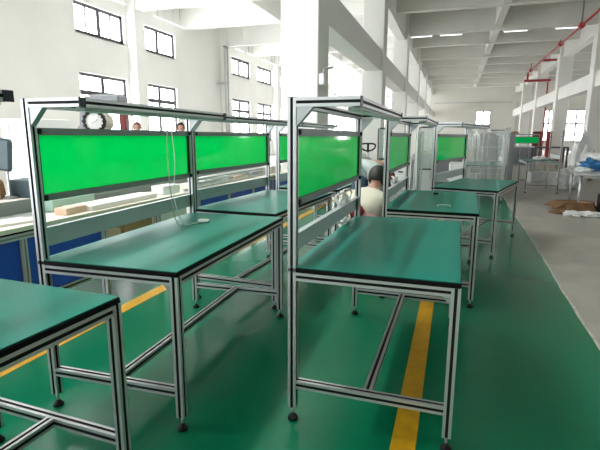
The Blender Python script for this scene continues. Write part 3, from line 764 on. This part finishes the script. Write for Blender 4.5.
# pale crates and a press standing far down the aisle
for x, y, sx, sy, sz, m, lab in ((-.75, 13.0, .6, .6, .95, 'lgrey', 'light grey crate far down the aisle beyond the skewed bench, left of two'), (.1, 12.0, .35, .5, .8, 'white', 'white crate far down the aisle beside the draped bench'),
                                 (-.2, 18.5, 1.0, .8, 1.25, 'grey', 'mid grey cabinet far down the aisle behind the pale crates'), (1.5, 19.0, .7, .7, 1.1, 'beige', 'beige cabinet far behind the draped bench')):
    o = lbox('crate', m, x, y, 0, sx, sy, sz, lab, 'crate')
    MB().box(-sx/2 + .03, sx/2 - .03, -sy/2 - .008, -sy/2, .06, sz*.55).build('door', m, o)
    MB().box(sx/2 - .1, sx/2 - .07, -sy/2 - .03, -sy/2 - .008, sz*.35, sz*.45).build('handle', 'black', o)

# low grey table on the right
t = thing('packing_table', 'grey packing table at the right edge over the cardboard boxes', 'table', (2.25, 9.95, 0), -.12)
MB().cbox(-.05, 1.35, -.08, 1.9, .70, .735, .006).build('tabletop', 'lgrey', t)
for x in (.06, 1.25):
    for y in (.1, 1.8):
        lg = MB().tube([(x, y, .012), (x, y, .70)], .03, 10).build('leg', 'alu', t)
        MB().lathe([(.035, 0), (.035, .02), (.03, .03)], (x, y, 0), 12).build('foot', 'black', lg)
MB().box(.03, 1.28, .08, .12, .64, .70).build('apron', 'alu', t); MB().box(.03, 1.28, 1.78, 1.82, .64, .70).build('apron', 'alu', t)
crumple('wrapped_parcel', 'bluebag', (2.70, 10.85, .736), (.26, .26, .14), 41, 'blue wrapped parcel on the packing table', 'parcel')
crumple('wrapped_parcel', 'bagw', (3.0, 11.52, .736), (.40, .26, .20), 42, 'white plastic bundle behind the blue parcel on the packing table', 'parcel')
crumple('paper_heap', 'bagw', (2.40, 10.35, .736), (.15, .2, .06), 43, 'crumpled white paper at the near corner of the packing table', 'paper')
lbox('parcel', 'lgrey', 3.18, 10.25, .736, .4, .3, .16, 'grey box on the packing table in front of the white bundle', 'parcel', .2)
# open cardboard box
b = thing('cardboard_box', 'open brown cardboard box lying on the concrete under the packing table', 'box', (2.25, 10.2, 0), .35)
bb = MB()
sx, sy, h = .26, .22, .17
for q in ((-sx, sx, -sy, -sy + .006), (-sx, sx, sy - .006, sy), (-sx, -sx + .006, -sy, sy), (sx - .006, sx, -sy, sy)): bb.box(*q, 0, h)
bb.box(-sx, sx, -sy, sy, 0, .006); bb.build('box_body', 'card', b)
for ax, sgn, ang in (('x', 1, .7), ('x', -1, .5), ('y', 1, .6), ('y', -1, .9)):
    f_ = MB()
    if ax == 'x': T = Matrix.Translation((sgn*sx, 0, h)) @ Matrix.Rotation(sgn*ang, 4, 'Y'); f_.box(0 if sgn > 0 else -.2, .2 if sgn > 0 else 0, -sy, sy, 0, .005, T=T)
    else: T = Matrix.Translation((0, sgn*sy, h)) @ Matrix.Rotation(-sgn*ang, 4, 'X'); f_.box(-sx, sx, 0 if sgn > 0 else -.2, .2 if sgn > 0 else 0, 0, .005, T=T)
    f_.build('flap', 'carddark', b)
lbox('cardboard_sheet', 'carddark', 1.92, 9.70, 0, .22, .24, .035, 'flattened dark cardboard sheet at the foot of the open box', 'cardboard', .5)
lbox('cardboard_box', 'carddark', 2.62, 10.75, 0, .3, .3, .12, 'closed brown cardboard box behind the open one', 'box', -.2, None, 'peach')
for i, (x, y, s_, lab) in enumerate(((2.10, 9.42, .15, 'white plastic bag in front of the open cardboard box, nearest the green floor'), (2.40, 9.46, .16, 'white plastic bag in front of the table leg'), (2.68, 9.42, .17, 'white plastic bag at the right edge, on the floor beyond the table leg'))):
    crumple('plastic_bag', 'bagw', (x, y, 0), (s_, s_*.8, .06), 50 + i, lab, 'bag')
lbox('waste_bin', 'black', 2.82, 10.15, 0, .26, .26, .34, 'black bin on the concrete at the right edge under the packing table', 'bin')

# ------------------------------------------------------------------ light and camera
w = bpy.data.worlds.new('sky'); SC.world = w; w.use_nodes = True
bg = w.node_tree.nodes['Background']; bg.inputs['Color'].default_value = (.93, .97, 1, 1); bg.inputs['Strength'].default_value = 3.2

# unseen area lights added above the left bay to brighten its wall and benches
for x, ys in ((-3.9, (.6, 2.9, 4.7, 6.6)), (-8.6, (-2.5, .8, 5.3, 8.0))):
    for y in ys:
        la = bpy.data.lights.new('bay_fill_light', 'AREA'); la.shape = 'RECTANGLE'; la.size = .35; la.size_y = 1.5; la.energy = 62 if x > -5 else 34; la.color = (1, 1, .98)
        lo = bpy.data.objects.new('bay_fill_light', la); COL.objects.link(lo); lo.location = (x, y, 6.45)

cam = bpy.data.cameras.new('camera'); co = bpy.data.objects.new('camera', cam); COL.objects.link(co)
FPX, YAW, PITCH, ROLL = 464.092, -.3166, -.1884, .0034
cam.sensor_fit = 'HORIZONTAL'; cam.sensor_width = 36; cam.lens = FPX/600*36; cam.clip_end = 300; cam.clip_start = .02
fw = Vector((math.sin(YAW)*math.cos(PITCH), math.cos(YAW)*math.cos(PITCH), math.sin(PITCH)))
r_ = Vector((math.cos(YAW), -math.sin(YAW), 0)); u_ = r_.cross(fw)
r2 = r_*math.cos(ROLL) + u_*math.sin(ROLL); u2 = -r_*math.sin(ROLL) + u_*math.cos(ROLL)
mt = Matrix((r2, u2, -fw)).transposed().to_4x4(); mt.translation = (0, 0, 1.4)
co.matrix_world = mt
SC.camera = co
vs_ = SC.view_settings; SC.display_settings.display_device = 'sRGB'
vs_.view_transform = 'Standard'; vs_.look = 'None'; vs_.gamma = 1; vs_.exposure = 0.55; vs_.use_curve_mapping = False
SC.cycles.max_bounces = 10; SC.cycles.diffuse_bounces = 6; SC.cycles.transparent_max_bounces = 12
SC.cycles.sample_clamp_indirect = 6
